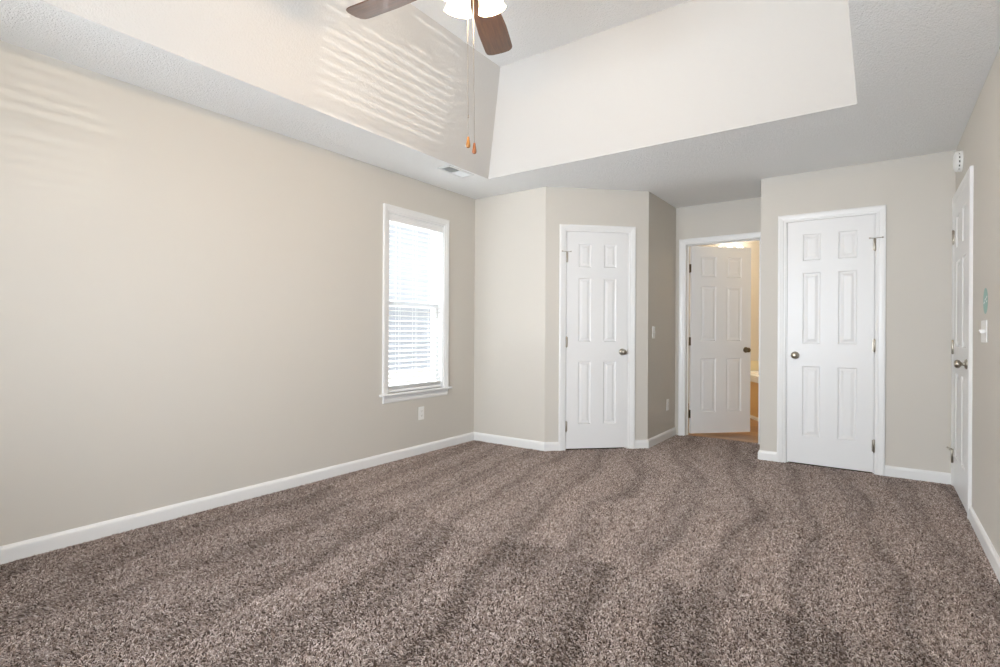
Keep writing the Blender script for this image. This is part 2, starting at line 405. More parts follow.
base('baseboard_back_right_of_door', F_back, BK[1] + CW, XR, 0, -1, 'white baseboard right of the closed door')
base('baseboard_right', F_right, YF, RT[0] - CW, -1, 0, 'white baseboard under the sticker and switch')
base('baseboard_front', F_front, XL, XR, -1, -1, 'white baseboard behind the viewpoint')

# ------------------------------------------------------------------ doors
CP = [(-0.0045, 0), (-0.0045, 0.009), (0.002, 0.0115), (0.012, 0.0115), (0.016, 0.0145), (0.032, 0.0165), (0.040, 0.0185), (0.050, 0.0185), (0.057, 0.016), (0.057, 0)]
def trim(name, fr, u0, u1, label, t=T):
    mb = MB(fr); mb.casing(CP, u0, u1, DZ - 0.013 + 0.0)
    # casing sits on the jamb edge with a small reveal; jamb lining fills the opening
    o = mb.build(name, M['white']); tag(o, label, 'door frame', kind='structure')
    j = MB(fr); j.box(u0, u0 + 0.012, -t, 0.0005, 0, DZ); j.box(u1 - 0.012, u1, -t, 0.0005, 0, DZ); j.box(u0 + 0.012, u1 - 0.012, -t, 0.0005, DZ - 0.012, DZ)
    j.build('jamb', M['white'], o)
    return o
def stop(o, fr, u0, u1, d0, d1):
    s_ = MB(fr); s_.box(u0 + 0.012, u0 + 0.022, d0, d1, 0, DZ - 0.012); s_.box(u1 - 0.022, u1 - 0.012, d0, d1, 0, DZ - 0.012); s_.box(u0 + 0.022, u1 - 0.022, d0, d1, DZ - 0.022, DZ - 0.012)
    s_.build('door_stop_strip', M['white'], o)

def slab_mesh(W, z0, z1, th=0.035):
    """six-panel slab: u 0..W, d -th..0, front face at d = 0"""
    mb = MB(); bm = mb.bm
    st, mu = 0.113, 0.124; pw = (W - 2 * st - mu) / 2
    us = [0, st, st + pw, st + pw + mu, W - st, W]
    zs = [z0, 0.243, 0.825, 1.012, 1.602, 1.704, 1.922, z1]
    rings = [(0, 0), (0.004, -0.005), (0.009, -0.0075), (0.019, -0.0075), (0.027, -0.0055), (0.038, -0.0025)]
    for side in (0, 1):
        def P(u, z, d): return bm.verts.new((u, (-th - d) if side else d, z))
        for i in range(5):
            for j in range(7):
                u0, u1, a, c = us[i], us[i + 1], zs[j], zs[j + 1]
                if i in (1, 3) and j in (1, 3, 5):
                    prev = None
                    for off, d in rings:
                        cur = [P(u0 + off, a + off, d), P(u1 - off, a + off, d), P(u1 - off, c - off, d), P(u0 + off, c - off, d)]
                        if prev:
                            for q in range(4): bm.faces.new((prev[q], prev[(q + 1) % 4], cur[(q + 1) % 4], cur[q]))
                        prev = cur
                    bm.faces.new(prev)
                else: bm.faces.new([P(u0, a, 0), P(u1, a, 0), P(u1, c, 0), P(u0, c, 0)])
    for (ua, ub) in ((0, 0), (W, W)): mb.quad([(ua, 0, z0), (ua, -th, z0), (ua, -th, z1), (ua, 0, z1)])
    mb.quad([(0, 0, z0), (W, 0, z0), (W, -th, z0), (0, -th, z0)]); mb.quad([(0, 0, z1), (0, -th, z1), (W, -th, z1), (W, 0, z1)])
    bmesh.ops.remove_doubles(bm, verts=bm.verts, dist=1e-5)
    return mb

def build_door(name, label, loc, rz, W, hinge_left, metal, knob_in=0.058, pin_stop=None, leaf_on_open=False):
    """origin at the hinge-side lower corner of the front face; local x along the face, local -y out of it.
    The slab mesh runs in +x (hinge_left) or -x."""
    root = empty(name, loc, rz); tag(root, label, 'door', kind='structure')
    sg = 1 if hinge_left else -1
    Wm = root.matrix_basis
    def place(mb, nm, mt, par, smooth=False):
        bmesh.ops.transform(mb.bm, matrix=Wm, verts=mb.bm.verts); return mb.build(nm, mt, par, smooth)
    mb = slab_mesh(W, 0.014, 2.034)
    # front faces -y: mirror y so that the panelled front is at y = 0 and the back at +th
    for v_ in mb.bm.verts:
        v_.co.y = -v_.co.y; v_.co.x *= sg
    place(mb, 'slab', M['door'], root)
    kx = sg * (W - knob_in)
    kp = [(0.0, 0.062), (0.012, 0.0615), (0.020, 0.058), (0.0255, 0.051), (0.0268, 0.044), (0.024, 0.036), (0.017, 0.030), (0.011, 0.026), (0.010, 0.018), (0.013, 0.012)]
    rp = [(0.0, 0.0125), (0.022, 0.012), (0.028, 0.009), (0.0315, 0.004), (0.0315, 0.0), (0.0, 0.0)]
    for dy in (-1, 1):
        y0 = 0 if dy < 0 else 0.035
        kn = place(MB().lathe(kp, aim((kx, y0, 0.914), (0, dy, 0))), 'door_knob', M[metal], root, True)
        place(MB().lathe(rp, aim((kx, y0, 0.914), (0, dy, 0))), 'rose', M[metal], kn, True)
    mb = MB(); mb.box(min(sg * W, sg * (W + 0.0015)), max(sg * W, sg * (W + 0.0015)), 0.005, 0.030, 0.884, 0.944)
    mb.box(min(sg * W, sg * (W + 0.009)), max(sg * W, sg * (W + 0.009)), 0.010, 0.022, 0.905, 0.923)
    place(mb, 'latch', M[metal], root)
    for hz in (1.795, 1.006, 0.222):
        mb = MB()
        if leaf_on_open:    # door swung away: both leaves show beside the knuckle at the far face
            mb.lathe([(0, -0.048), (0.0065, -0.047), (0.0065, 0.047), (0, 0.048)], aim((-sg * 0.005, 0.0405, hz), (0, 0, 1)), 12)
            mb.box(min(-sg * 0.0025, 0), max(-sg * 0.0025, 0), 0.003, 0.036, hz - 0.0445, hz + 0.0445)
        else:
            mb.lathe([(0, -0.053), (0.004, -0.051), (0.0068, -0.046), (0.0068, 0.046), (0.004, 0.051), (0, 0.053)], aim((-sg * 0.0015, -0.0068, hz), (0, 0, 1)), 12)
            mb.box(min(-sg * 0.012, sg * 0.012), max(-sg * 0.012, sg * 0.012), -0.0025, 0.0005, hz - 0.0445, hz + 0.0445)
        hg = place(mb, 'hinge', M[metal], root, True)
        if pin_stop and abs(pin_stop - hz) < 0.01:
            zt = hz + 0.05
            mb = MB(); mb.tube([(-sg * 0.052, -0.028, zt), (-sg * 0.02, -0.014, zt), (-sg * 0.0015, -0.0068, zt)], 0.0028)
            mb.tube([(-sg * 0.0015, -0.0068, zt), (sg * 0.018, -0.02, zt), (sg * 0.030, -0.026, zt)], 0.0022)
            mb.lathe([(0, 0), (0.006, 0.001), (0.006, 0.007), (0, 0.008)], aim((-sg * 0.055, -0.029, zt), (sg * 0.9, 0.4, 0)), 10)
            mb.lathe([(0, 0), (0.006, 0.001), (0.006, 0.007), (0, 0.008)], aim((sg * 0.032, -0.026, zt), (-sg * 0.2, 1, 0)), 10)
            place(mb, 'hinge_pin_stop', M[metal], hg)
    return root
# door local frame: +x along the wall (viewer's right), -y towards the room
def on(fr, u, d=0.0): p_ = fr(u, d, 0); return (p_.x, p_.y, 0)
t1 = trim('trim_1', F_ch, *CH, 'white casing around the closet door in the angled wall'); stop(t1, F_ch, *CH, -0.058, -0.037)
build_door('door_1', 'narrow closed white six-panel closet door in the angled wall', on(F_ch, CH[0] + 0.0145, -0.001), R(TH), CH[1] - CH[0] - 0.029, True, 'nickel', 0.052, pin_stop=1.795)
t2 = trim('trim_2', F_hall, *HL, 'white casing around the open bathroom doorway'); stop(t2, F_hall, *HL, -T + 0.037, -T + 0.058)
build_door('door_2', 'ajar white six-panel door opening into the warm lit bathroom', (HL[0] + 0.043, YH + 0.099, 0), R(45), 0.706, True, 'bronze', leaf_on_open=True)
t3 = trim('trim_3', F_back, *BK, 'white casing around the closed door beside the nook'); stop(t3, F_back, *BK, -0.058, -0.037)
build_door('door_3', 'closed white six-panel door with knob at left beside the nook', on(F_back, BK[1] - 0.0145, -0.001), 0, BK[1] - BK[0] - 0.029, False, 'nickel', 0.060, pin_stop=1.795)
t4 = trim('trim_4', F_right, *RT, 'white casing around the door in the right-hand wall'); stop(t4, F_right, *RT, -0.058, -0.037)
build_door('door_4', 'white six-panel door seen edge-on under the smoke detector', on(F_right, RT[1] - 0.0145, 0.011), R(-90), RT[1] - RT[0] - 0.029, True, 'nickel', 0.060, pin_stop=0.222)

# ------------------------------------------------------------------ windows
def window(name, fr, u0, u1, zb, zt, t, label, screen=True, stool=True):
    root = empty(name, fr((u0 + u1) / 2, -t, zb)); tag(root, label, 'window', kind='structure')
    def put(mb, nm, mt, par=root, smooth=False): return mb.build(nm, mt, par, smooth)
    # casing on three sides, stool and apron below
    put(MB(fr).casing([(w_ + 0.0045, d) for w_, d in CP], u0, u1, zt, zb), 'casing', M['white'])
    if stool:
        mb = MB(fr); mb.box(u0 - 0.095, u1 + 0.095, 0.0, 0.040, zb - 0.020, zb, 0.006, 3); mb.box(u0, u1, -t + 0.05, 0.0, zb - 0.020, zb)
        put(mb, 'window_sill', M['white'])
        put(MB(fr).extrude([(0, zb - 0.020), (0.016, zb - 0.020), (0.016, zb - 0.034), (0.012, zb - 0.044), (0.012, zb - 0.066), (0.008, zb - 0.078), (0, zb - 0.078)], u0 - 0.055, u1 + 0.055), 'apron', M['white'])
    # jamb liner and vinyl frame
    mb = MB(fr); mb.box(u0, u0 + 0.010, -t, 0, zb, zt); mb.box(u1 - 0.010, u1, -t, 0, zb, zt); mb.box(u0 + 0.010, u1 - 0.010, -t, 0, zt - 0.010, zt); mb.box(u0 + 0.01, u1 - 0.01, -t, -t + 0.05, zb - 0.02, zb + 0.012)
    put(mb, 'window_frame', M['vinyl'])
    zm = (zb + zt) / 2 - 0.003
    for nm, a, c, d0 in (('upper_sash', zm - 0.02, zt - 0.010, -t + 0.018), ('lower_sash', zb + 0.012, zm + 0.02, -t + 0.052)):
        d1 = d0 + 0.030; x0, x1 = u0 + 0.012, u1 - 0.012; mb = MB(fr)
        mb.box(x0, x0 + 0.036, d0, d1, a, c); mb.box(x1 - 0.036, x1, d0, d1, a, c)
        mb.box(x0 + 0.036, x1 - 0.036, d0, d1, a, a + 0.038); mb.box(x0 + 0.036, x1 - 0.036, d0, d1, c - 0.038, c)
        s_ = put(mb, 'sash', M['vinyl'])
        MB(fr).box(x0 + 0.030, x1 - 0.030, d0 + 0.012, d0 + 0.017, a + 0.032, c - 0.032).build('glass_pane', M['glass'], s_)
    if screen:
        f = MB(fr); f.box(u0 + 0.012, u0 + 0.028, -t, -t + 0.010, zb + 0.014, zm); f.box(u1 - 0.028, u1 - 0.012, -t, -t + 0.010, zb + 0.014, zm)
        f.box(u0 + 0.028, u1 - 0.028, -t, -t + 0.010, zb + 0.014, zb + 0.03); f.box(u0 + 0.028, u1 - 0.028, -t, -t + 0.010, zm - 0.016, zm)
        so = put(f, 'screen_frame', M['vinyl'])
        m_ = MB(fr); m_.quad([fr(u0 + 0.028, -t + 0.005, zb + 0.03), fr(u1 - 0.028, -t + 0.005, zb + 0.03), fr(u1 - 0.028, -t + 0.005, zm - 0.016), fr(u0 + 0.028, -t + 0.005, zm - 0.016)])
        m_.build('screen_mesh', M['screen'], so)
    return root
window('window_1', F_left, WY[0], WY[1], WZ[0], WZ[1], 0.14, 'tall white double-hung window behind the blind in the left-hand wall')
for i, (a, c) in enumerate(FW):
    window('window_%d' % (i + 2), F_front, a, c, 0.57, 2.09, 0.14, ['double-hung window behind the viewpoint, nearer the window wall', 'double-hung window behind the viewpoint, nearer the sticker wall'][i], screen=False)

for i, (a, c) in enumerate(RW):
    window('window_%d' % (i + 5), F_right, a, c, 0.57, 2.09, T, ['double-hung window in the right-hand wall, nearer the viewpoint', 'double-hung window in the right-hand wall, nearer the switch'][i], screen=False)
# blinds inside the window frames
def make_blind(fr, u0, u1, label, cords=True):
    bl = empty('window_blind', fr((u0 + u1) / 2, -0.03, WZ[0])); tag(bl, label, 'blind')
    y0, y1 = u0 + 0.014, u1 - 0.014
    mb = MB(fr); mb.box(y0, y1, -0.052, -0.012, 2.035, 2.080); mb.build('headrail', M['slat'], bl)
    MB(fr).extrude([(-0.011, 2.026), (-0.004, 2.026), (-0.001, 2.033), (-0.001, 2.046), (-0.004, 2.05), (-0.004, 2.068), (-0.001, 2.072), (-0.001, 2.080), (-0.011, 2.080)], y0 - 0.003, y1 + 0.003).build('valance', M['slat'], bl)
    mb = MB(fr); z = 2.010; tilt = R(8)
    while z > 0.645:
        pts = []
        for q in range(5):
            s_ = -0.025 + 0.0125 * q; cr = 0.0022 * (1 - (s_ / 0.025) ** 2)
            pts.append((-0.032 + s_ * math.cos(tilt), z - s_ * math.sin(tilt) + cr))
        mb.extrude(pts + [(d, zz - 0.0026) for d, zz in reversed(pts)], y0 + 0.004, y1 - 0.004)
        z -= 0.0433
    mb.build('slats', M['slat'], bl)
    mb = MB(fr); mb.box(y0 + 0.004, y1 - 0.004, -0.058, -0.008, 0.578, 0.603, 0.004, 2)
    for q in range(5): mb.box(y0 + 0.004, y1 - 0.004, -0.057, -0.007, 0.606 + q * 0.0062, 0.6090 + q * 0.0062)
    mb.build('bottom_rail', M['slat'], bl)
    mb = MB(fr)
    for yy in (y0 + 0.13, (y0 + y1) / 2, y1 - 0.13):
        for d in (-0.0595, -0.0052): mb.tube([fr(yy, d, 0.610), fr(yy, d, 2.04)], 0.0009, 5)
        mb.tube([fr(yy + 0.008, -0.032, 0.610), fr(yy + 0.008, -0.032, 2.04)], 0.0009, 5)
    mb.build('ladder_cords', M['slat'], bl)
    MB(fr).tube([fr(y0 + 0.07, 0.0035, 2.035), fr(y0 + 0.07, 0.004, 1.30)], 0.0035, 8).build('tilt_wand', M['slat'], bl)
    mb = MB(fr)
    for yy, zz in ((y1 - 0.055, 1.40), (y1 - 0.048, 1.10)):
        mb.tube([fr(yy, 0.004, 2.03), fr(yy, 0.004, zz)], 0.0012, 6)
        mb.lathe([(0, -0.035), (0.006, -0.033), (0.0075, -0.02), (0.003, 0.0), (0, 0.002)], aim(fr(yy, 0.004, zz), (0, 0, 1)), 10)
    mb.build('lift_cord', M['slat'], bl)
make_blind(F_left, WY[0], WY[1], 'white slatted horizontal blind lowered inside the bright window')
for (a, c), l_ in zip(RW, ('white slatted blind in the right-hand wall window nearer the viewpoint', 'white slatted blind in the right-hand wall window nearer the switch')):
    make_blind(F_right, a, c, l_)  # unseen blinds added to stripe the glint spots
tag(MB().box(-14, -3.75, -8, 16, -0.45, -0.35).build('ground', M['lawn']), 'lawn outside the window', 'ground', kind='structure')

# ------------------------------------------------------------------ ceiling fan
FX, FY = -1.452, 1.81
fan = empty('ceiling_fan', (FX, FY, TZ)); tag(fan, 'brown bladed ceiling fan with lit white glass shades and pull chains', 'ceiling fan')
up = aim((FX, FY, 0), (0, 0, 1))
MB().lathe([(0, TZ), (0.068, TZ), (0.068, TZ - 0.015), (0.055, TZ - 0.05), (0.025, TZ - 0.075), (0, TZ - 0.075)], up, 32).build('canopy', M['nickel'], fan, True)
MB().lathe([(0, TZ - 0.07), (0.0125, TZ - 0.07), (0.0125, 2.86), (0, 2.86)], up, 16).build('downrod', M['nickel'], fan, True)
MB().lathe([(0, 2.88), (0.03, 2.875), (0.055, 2.85), (0.105, 2.835), (0.125, 2.80), (0.125, 2.74), (0.105, 2.71), (0.06, 2.70), (0, 2.70)], up, 40).build('motor_housing', M['nickel'], fan, True)
MB().lathe([(0, 2.702), (0.058, 2.70), (0.062, 2.67), (0.058, 2.655), (0.035, 2.645), (0, 2.64)], up, 32).build('switch_housing', M['nickel'], fan, True)
def make_blade(a):
    rot = Matrix.Translation((FX, FY, 2.672)) @ Matrix.Rotation(a, 4, 'Z')
    pit = rot @ Matrix.Rotation(R(-11), 4, 'X')
    e = bpy.data.objects.new('blade', None)
    out = []
    def half(x): return 0.055 + 0.021 * min(1, max(0, (x - 0.17) / 0.30))
    xs = [0.170, 0.175, 0.19] + [0.22 + 0.04 * i for i in range(9)] + [0.565, 0.61, 0.64]
    outline = [(x, half(x)) for x in xs] + [(0.664, 0.073), (0.678, 0.064), (0.687, 0.045), (0.692, 0.01), (0.694, -0.02), (0.690, -0.05), (0.676, -0.068), (0.657, -0.075)] + [(x, -half(x)) for x in reversed(xs)]
    outline[0] = (0.172, 0.045); outline[-1] = (0.172, -0.045)
    mb = MB(); bm = mb.bm
    A = [bm.verts.new((x, y, 0.003)) for x, y in outline]; B = [bm.verts.new((x, y, -0.003)) for x, y in outline]; n = len(outline)
    for i in range(n): bm.faces.new((A[i], B[i], B[(i + 1) % n], A[(i + 1) % n]))
    bm.faces.new(A); bm.faces.new(B[::-1])
    me = bpy.data.meshes.new('blade'); bmesh.ops.recalc_face_normals(bm, faces=bm.faces); bm.to_mesh(me); bm.free(); me.materials.append(M['blade'])
    o = bpy.data.objects.new('blade', me); COL.objects.link(o); o.parent = fan; o.matrix_basis = world_of(fan).inverted() @ pit
    mb = MB(); mb.box(0.085, 0.19, -0.014, 0.014, 0.0035, 0.010, 0.002, 1); mb.box(0.175, 0.245, -0.035, 0.035, 0.0035, 0.008, 0.002, 1)
    mb.box(0.075, 0.10, -0.018, 0.018, 0.005, 0.040, 0.002, 1)
    bmesh.ops.transform(mb.bm, matrix=pit, verts=mb.bm.verts); mb.build('blade_iron', M['nickel'], o)
    bpy.data.objects.remove(e)
for q in range(5): make_blade(R(115 + 72 * q))
lk = MB().lathe([(0, 2.642), (0.040, 2.64), (0.046, 2.625), (0.040, 2.608), (0.012, 2.598), (0, 2.597)], up, 28).build('light_fitter', M['nickel'], fan, True)
view_az = math.degrees(math.atan2(FY, FX))
for q in range(4):
    a = R(view_az + 33 + 90 * q); dv = Vector((math.cos(a), math.sin(a), 0))
    neck = Vector((FX, FY, 2.655)) + dv * 0.075; ax = (dv * 0.30 + Vector((0, 0, -0.954))).normalized()
    arm = MB().tube([Vector((FX, FY, 2.620)) + dv * 0.035, Vector((FX, FY, 2.628)) + dv * 0.060, neck], 0.010, 10)
    arm.lathe([(0, -0.012), (0.020, -0.010), (0.024, 0.008), (0.024, 0.022), (0, 0.022)], aim(neck, ax), 18); arm.build('lamp_arm', M['nickel'], fan, True)
    prof = [(0.024, 0.014), (0.030, 0.020), (0.040, 0.040), (0.047, 0.065), (0.053, 0.092), (0.060, 0.112), (0.064, 0.120), (0.061, 0.120), (0.057, 0.112), (0.050, 0.092), (0.044, 0.065), (0.037, 0.040), (0.027, 0.020)]
    shd = MB().lathe(prof, aim(neck, ax), 32).build('lamp_shade', M['shade'], fan, True)
    MB().lathe([(0, 0.095), (0.012, 0.092), (0.021, 0.08), (0.023, 0.065), (0.018, 0.045), (0.012, 0.03), (0.012, 0.015), (0, 0.014)], aim(neck, ax), 18).build('bulb', M['bulb'], shd, True)
    point('fan_lamp', neck + ax * 0.135, 6.0, WARM, 0.045)
def chain(px_, py_, ztop, zend, fobm, joint=None):
    mb = MB(); mb.tube([(px_ + 0.35 * (-1.455 - px_), py_ - 0.012, ztop), (px_, py_, zend)], 0.0011, 6)
    n = int((ztop - zend) / 0.012)
    for i in range(n): mb.lathe([(0, -0.0017), (0.0017, 0), (0, 0.0017)], aim((px_ + 0.35 * (-1.455 - px_) * i / n, py_ - 0.012 * i / n, zend + i * 0.012), (0, 0, 1)), 6)
    if joint: mb.lathe([(0, -0.008), (0.0035, -0.006), (0.0035, 0.006), (0, 0.008)], aim((px_, py_, joint), (0, 0, 1)), 10)
    o = mb.build('pull_chain', M['chain'], fan)
    MB().lathe([(0, 0.0), (0.004, -0.001), (0.0055, -0.010), (0.0085, -0.028), (0.0098, -0.038), (0.0085, -0.046), (0.004, -0.049), (0, -0.049)], aim((px_, py_, zend + 0.001), (0, 0, 1)), 18).build('chain_fob', fobm, o, True)
chain(-1.458, 1.800, 2.62, 1.945, M['fobwood'], 2.035)
chain(-1.447, 1.83, 2.62, 1.925, M['fobred'])

# ------------------------------------------------------------------ small fittings
# ceiling register beside the tray
vr = empty('air_vent', (-2.885, 3.405, H)); tag(vr, 'small white louvred air register in the ceiling beside the tray', 'air vent')
vx0, vx1, vy0, vy1 = -2.955, -2.815, 3.245, 3.565
mb = MB(); zt, zb = H, H - 0.006
mb.box(vx0, vx1, vy0, vy0 + 0.022, zb, zt, 0.002, 1); mb.box(vx0, vx1, vy1 - 0.022, vy1, zb, zt, 0.002, 1)
mb.box(vx0, vx0 + 0.022, vy0 + 0.022, vy1 - 0.022, zb, zt, 0.002, 1); mb.box(vx1 - 0.022, vx1, vy0 + 0.022, vy1 - 0.022, zb, zt, 0.002, 1)
mb.build('frame', M['ventgrey'], vr)
MB().box(vx0 + 0.01, vx1 - 0.01, vy0 + 0.01, vy1 - 0.01, H - 0.0012, H - 0.0004).build('duct', M['ventdark'], vr)
for nm, (a, c), ang in (('near_louvers', (vy0 + 0.024, vy0 + 0.155), -1), ('far_louvers', (vy0 + 0.160, vy1 - 0.024), 1)):
    mb = MB(); y = a
    while y < c:
        # thin blades across the register, leaning one way or the other
        pr_ = [(y, H - 0.0015), (y + 0.0012, H - 0.0015), (y + 0.0012 + ang * 0.007, H - 0.0075), (y + ang * 0.007, H - 0.0075)]
        P = [mb.bm.verts.new((vx0 + 0.022, q[0], q[1])) for q in pr_]; Q = [mb.bm.verts.new((vx1 - 0.022, q[0], q[1])) for q in pr_]
        for i in range(4): mb.bm.faces.new((P[i], P[(i + 1) % 4], Q[(i + 1) % 4], Q[i]))
        mb.bm.faces.new(P); mb.bm.faces.new(Q[::-1]); y += 0.0085
    mb.build('louvers', M['ventgrey'], vr)

# smoke detector on the right-hand wall
sd = empty('smoke_detector', (XR, 4.715, 2.265)); tag(sd, 'round white smoke detector on the wall above the edge-on door', 'smoke detector')
ax = aim((XR, 4.715, 2.265), (-1, 0, 0))
MB().lathe([(0, 0), (0.070, 0), (0.070, 0.012), (0.066, 0.014), (0, 0.014)], ax, 40).build('mounting_plate', M['plastic'], sd, True)
MB().lathe([(0, 0.014), (0.061, 0.014), (0.061, 0.022), (0, 0.022)], ax, 40).build('vent_slot', M['darkslot'], sd, True)
mb = MB().lathe([(0.0, 0.021), (0.067, 0.021), (0.068, 0.027), (0.062, 0.036), (0.045, 0.043), (0.02, 0.046), (0, 0.046)], ax, 40)
mb.build('cover', M['plastic'], sd, True)
mb = MB()
for q in range(14):
    a0 = 2 * math.pi * q / 14; m_ = ax @ Matrix.Rotation(a0, 4, 'Z')
    P = []
    for (x, y, z_) in ((0.058, -0.007, 0.0135), (0.0675, -0.007, 0.0135), (0.0675, 0.007, 0.0135), (0.058, 0.007, 0.0135), (0.058, -0.007, 0.0222), (0.0675, -0.007, 0.0222), (0.0675, 0.007, 0.0222), (0.058, 0.007, 0.0222)):
        P.append(mb.bm.verts.new(m_ @ Vector((x, y, z_))))
    for f in ((0, 1, 2, 3), (4, 7, 6, 5), (0, 4, 5, 1), (1, 5, 6, 2), (2, 6, 7, 3), (3, 7, 4, 0)): mb.bm.faces.new([P[i] for i in f])
mb.build('cover_ribs', M['plastic'], sd)

# round teal sticker with a pale scrawl
st = empty('sticker', (XR, 3.72, 1.272)); tag(st, 'round teal sticker on the wall above the light switch', 'sticker')
ax = aim((XR, 3.72, 1.272), (-1, 0, 0))
MB().lathe([(0, 0.0), (0.067, 0.0), (0.068, 0.0006), (0.067, 0.0012), (0, 0.0012)], ax, 48).build('disc', M['teal'], st)
mb = MB(F_right)
for (u0_, z0_, u1_, z1_) in ((0.050, -0.012, 0.012, -0.004), (0.018, 0.004, -0.022, 0.012), (-0.030, 0.014, -0.058, 0.022), (-0.030, -0.006, -0.056, -0.002)):
    pts = [(u0_, z0_ - .004), (u1_, z1_ - .004), (u1_, z1_ + .004), (u0_, z0_ + .004)]
    mb.quad([F_right(3.72 + u, 0.0016, 1.272 + zz) for u, zz in pts])
mb.build('white_lettering', M['plastic'], st)

def plate(mb, u, z_, wd, ht=0.117):
    mb.box(u - wd / 2, u + wd / 2, 0.0, 0.006, z_ - ht / 2, z_ + ht / 2, 0.0025, 2)
def toggle(mb, u, z_, upw=True):
    s_ = 1 if upw else -1; f = mb.fr
    A = [(-0.004, 0.004, -0.010), (0.004, 0.004, -0.010), (0.004, 0.004, 0.010), (-0.004, 0.004, 0.010)]
    B = [(-0.003, 0.020, 0.003 * s_), (0.003, 0.020, 0.003 * s_), (0.003, 0.018, 0.009 * s_), (-0.003, 0.018, 0.009 * s_)]
    if s_ < 0: B = [B[3], B[2], B[1], B[0]]; B = [(-0.003, 0.018, -0.009), (0.003, 0.018, -0.009), (0.003, 0.020, -0.003), (-0.003, 0.020, -0.003)]
    P = [mb.bm.verts.new(f(u + a, d, z_ + c)) for a, d, c in A]; Q = [mb.bm.verts.new(f(u + a, d, z_ + c)) for a, d, c in B]
    for i in range(4): mb.bm.faces.new((P[i], P[(i + 1) % 4], Q[(i + 1) % 4], Q[i]))
    mb.bm.faces.new(Q); mb.bm.faces.new(P[::-1])
def screws(fr, parent, pts):
    for u, z_ in pts: MB().lathe([(0, 0.0072), (0.002, 0.007), (0.0032, 0.006), (0, 0.0055)], aim(fr(u, 0, z_), fr.n), 10).build('screw', M['plastic'], parent, True)
# switches
def switch(fr, u, z_, gangs, label):
    o = empty('light_switch', fr(u, 0, z_)); tag(o, label, 'light switch')
    wd = 0.070 + 0.046 * (gangs - 1); mb = MB(fr); plate(mb, u, z_, wd); mb.build('cover_plate', M['plastic'], o)
    for q in range(gangs):
        uu = u + (q - (gangs - 1) / 2) * 0.046
        mb = MB(fr); toggle(mb, uu, z_, q % 2 == 0); mb.build('toggle', M['plastic'], o)
        screws(fr, o, [(uu, z_ + 0.030), (uu, z_ - 0.030)])
    return o
switch(F_right, 3.735, 1.113, 3, 'white toggle switch plate below the teal sticker')
switch(F_nook, 5.065, 1.100, 1, 'single white light switch high on the shaded tan nook wall')
def outlet(fr, u, z_, label):
    o = empty('wall_outlet', fr(u, 0, z_)); tag(o, label, 'outlet')
    mb = MB(fr); plate(mb, u, z_, 0.070); mb.build('cover_plate', M['plastic'], o)
    for dz in (0.0195, -0.0195):
        mb = MB(fr); mb.box(u - 0.0165, u + 0.0165, 0.005, 0.0078, z_ + dz - 0.014, z_ + dz + 0.014, 0.002, 2); r_ = mb.build('receptacle', M['plastic'], o)
        mb = MB(fr); mb.box(u - 0.0075, u - 0.0055, 0.0075, 0.0081, z_ + dz - 0.002, z_ + dz + 0.006); mb.box(u + 0.0055, u + 0.0075, 0.0075, 0.0081, z_ + dz - 0.002, z_ + dz + 0.006)
        mb.lathe([(0, 0.0082), (0.0024, 0.0081), (0.0024, 0.0074)], aim(fr(u, 0, z_ + dz - 0.008), fr.n), 10)
        mb.build('slots', M['darkslot'], r_)
    screws(fr, o, [(u, z_)])
outlet(F_left, 3.467, 0.364, 'white wall outlet below the blind covered window')
outlet(F_nook, 5.505, 0.350, 'white wall outlet low on the shaded tan nook wall')

# ------------------------------------------------------------------ bathroom beyond the open door
BX0, BX1, BY1 = -2.70, 0.55, 8.45
for nm, bx in (('wall_bathroom_left', (BX0 - T, BX0, YH + T, BY1 + T)), ('wall_bathroom_right', (BX1, BX1 + T, YH + T, BY1 + T)), ('wall_bathroom_back', (BX0, BX1, BY1, BY1 + T))):
    tag(MB().box(*bx, 0, H).build(nm, M['bathwall']), 'cream bathroom wall seen past the open door', 'wall', kind='structure')
tag(MB().box(BX0 - T, BX1 + T, YH + T, BY1 + T, H, H + 0.1).build('ceiling_bathroom', M['ceil']), 'bathroom ceiling above the open door', 'ceiling', kind='structure')
# corner garden tub with an angled front
fd = Vector((0.52, -0.854)); p0 = Vector((-1.334, 7.495))
a_ = p0 - fd * ((BY1 - 7.495) / 0.854); c_ = p0 + fd * 1.15
BYT, BXT = BY1 - 0.03, BX1 - 0.02
tubp = [(a_.x, BYT), (a_.x, BYT - 0.0001), (c_.x, c_.y), (BXT, c_.y), (BXT, BYT)]
tubp = [tubp[0], tubp[2], tubp[3], tubp[4]]
tb = empty('bathtub', (p0.x + 0.8, p0.y + 0.3, 0)); tag(tb, 'built-in bathtub with honey coloured front and white rim past the open door', 'bathtub')
MB().prism([(x + 0.02, y) for x, y in tubp[:1]] + [(x + 0.02, y + 0.02) for x, y in tubp[1:2]] + [(BXT - 0.001, tubp[2][1] + 0.02), (BXT - 0.001, BYT - 0.001)], -0.006, 0.475).build('apron_panel', M['apron'], tb)
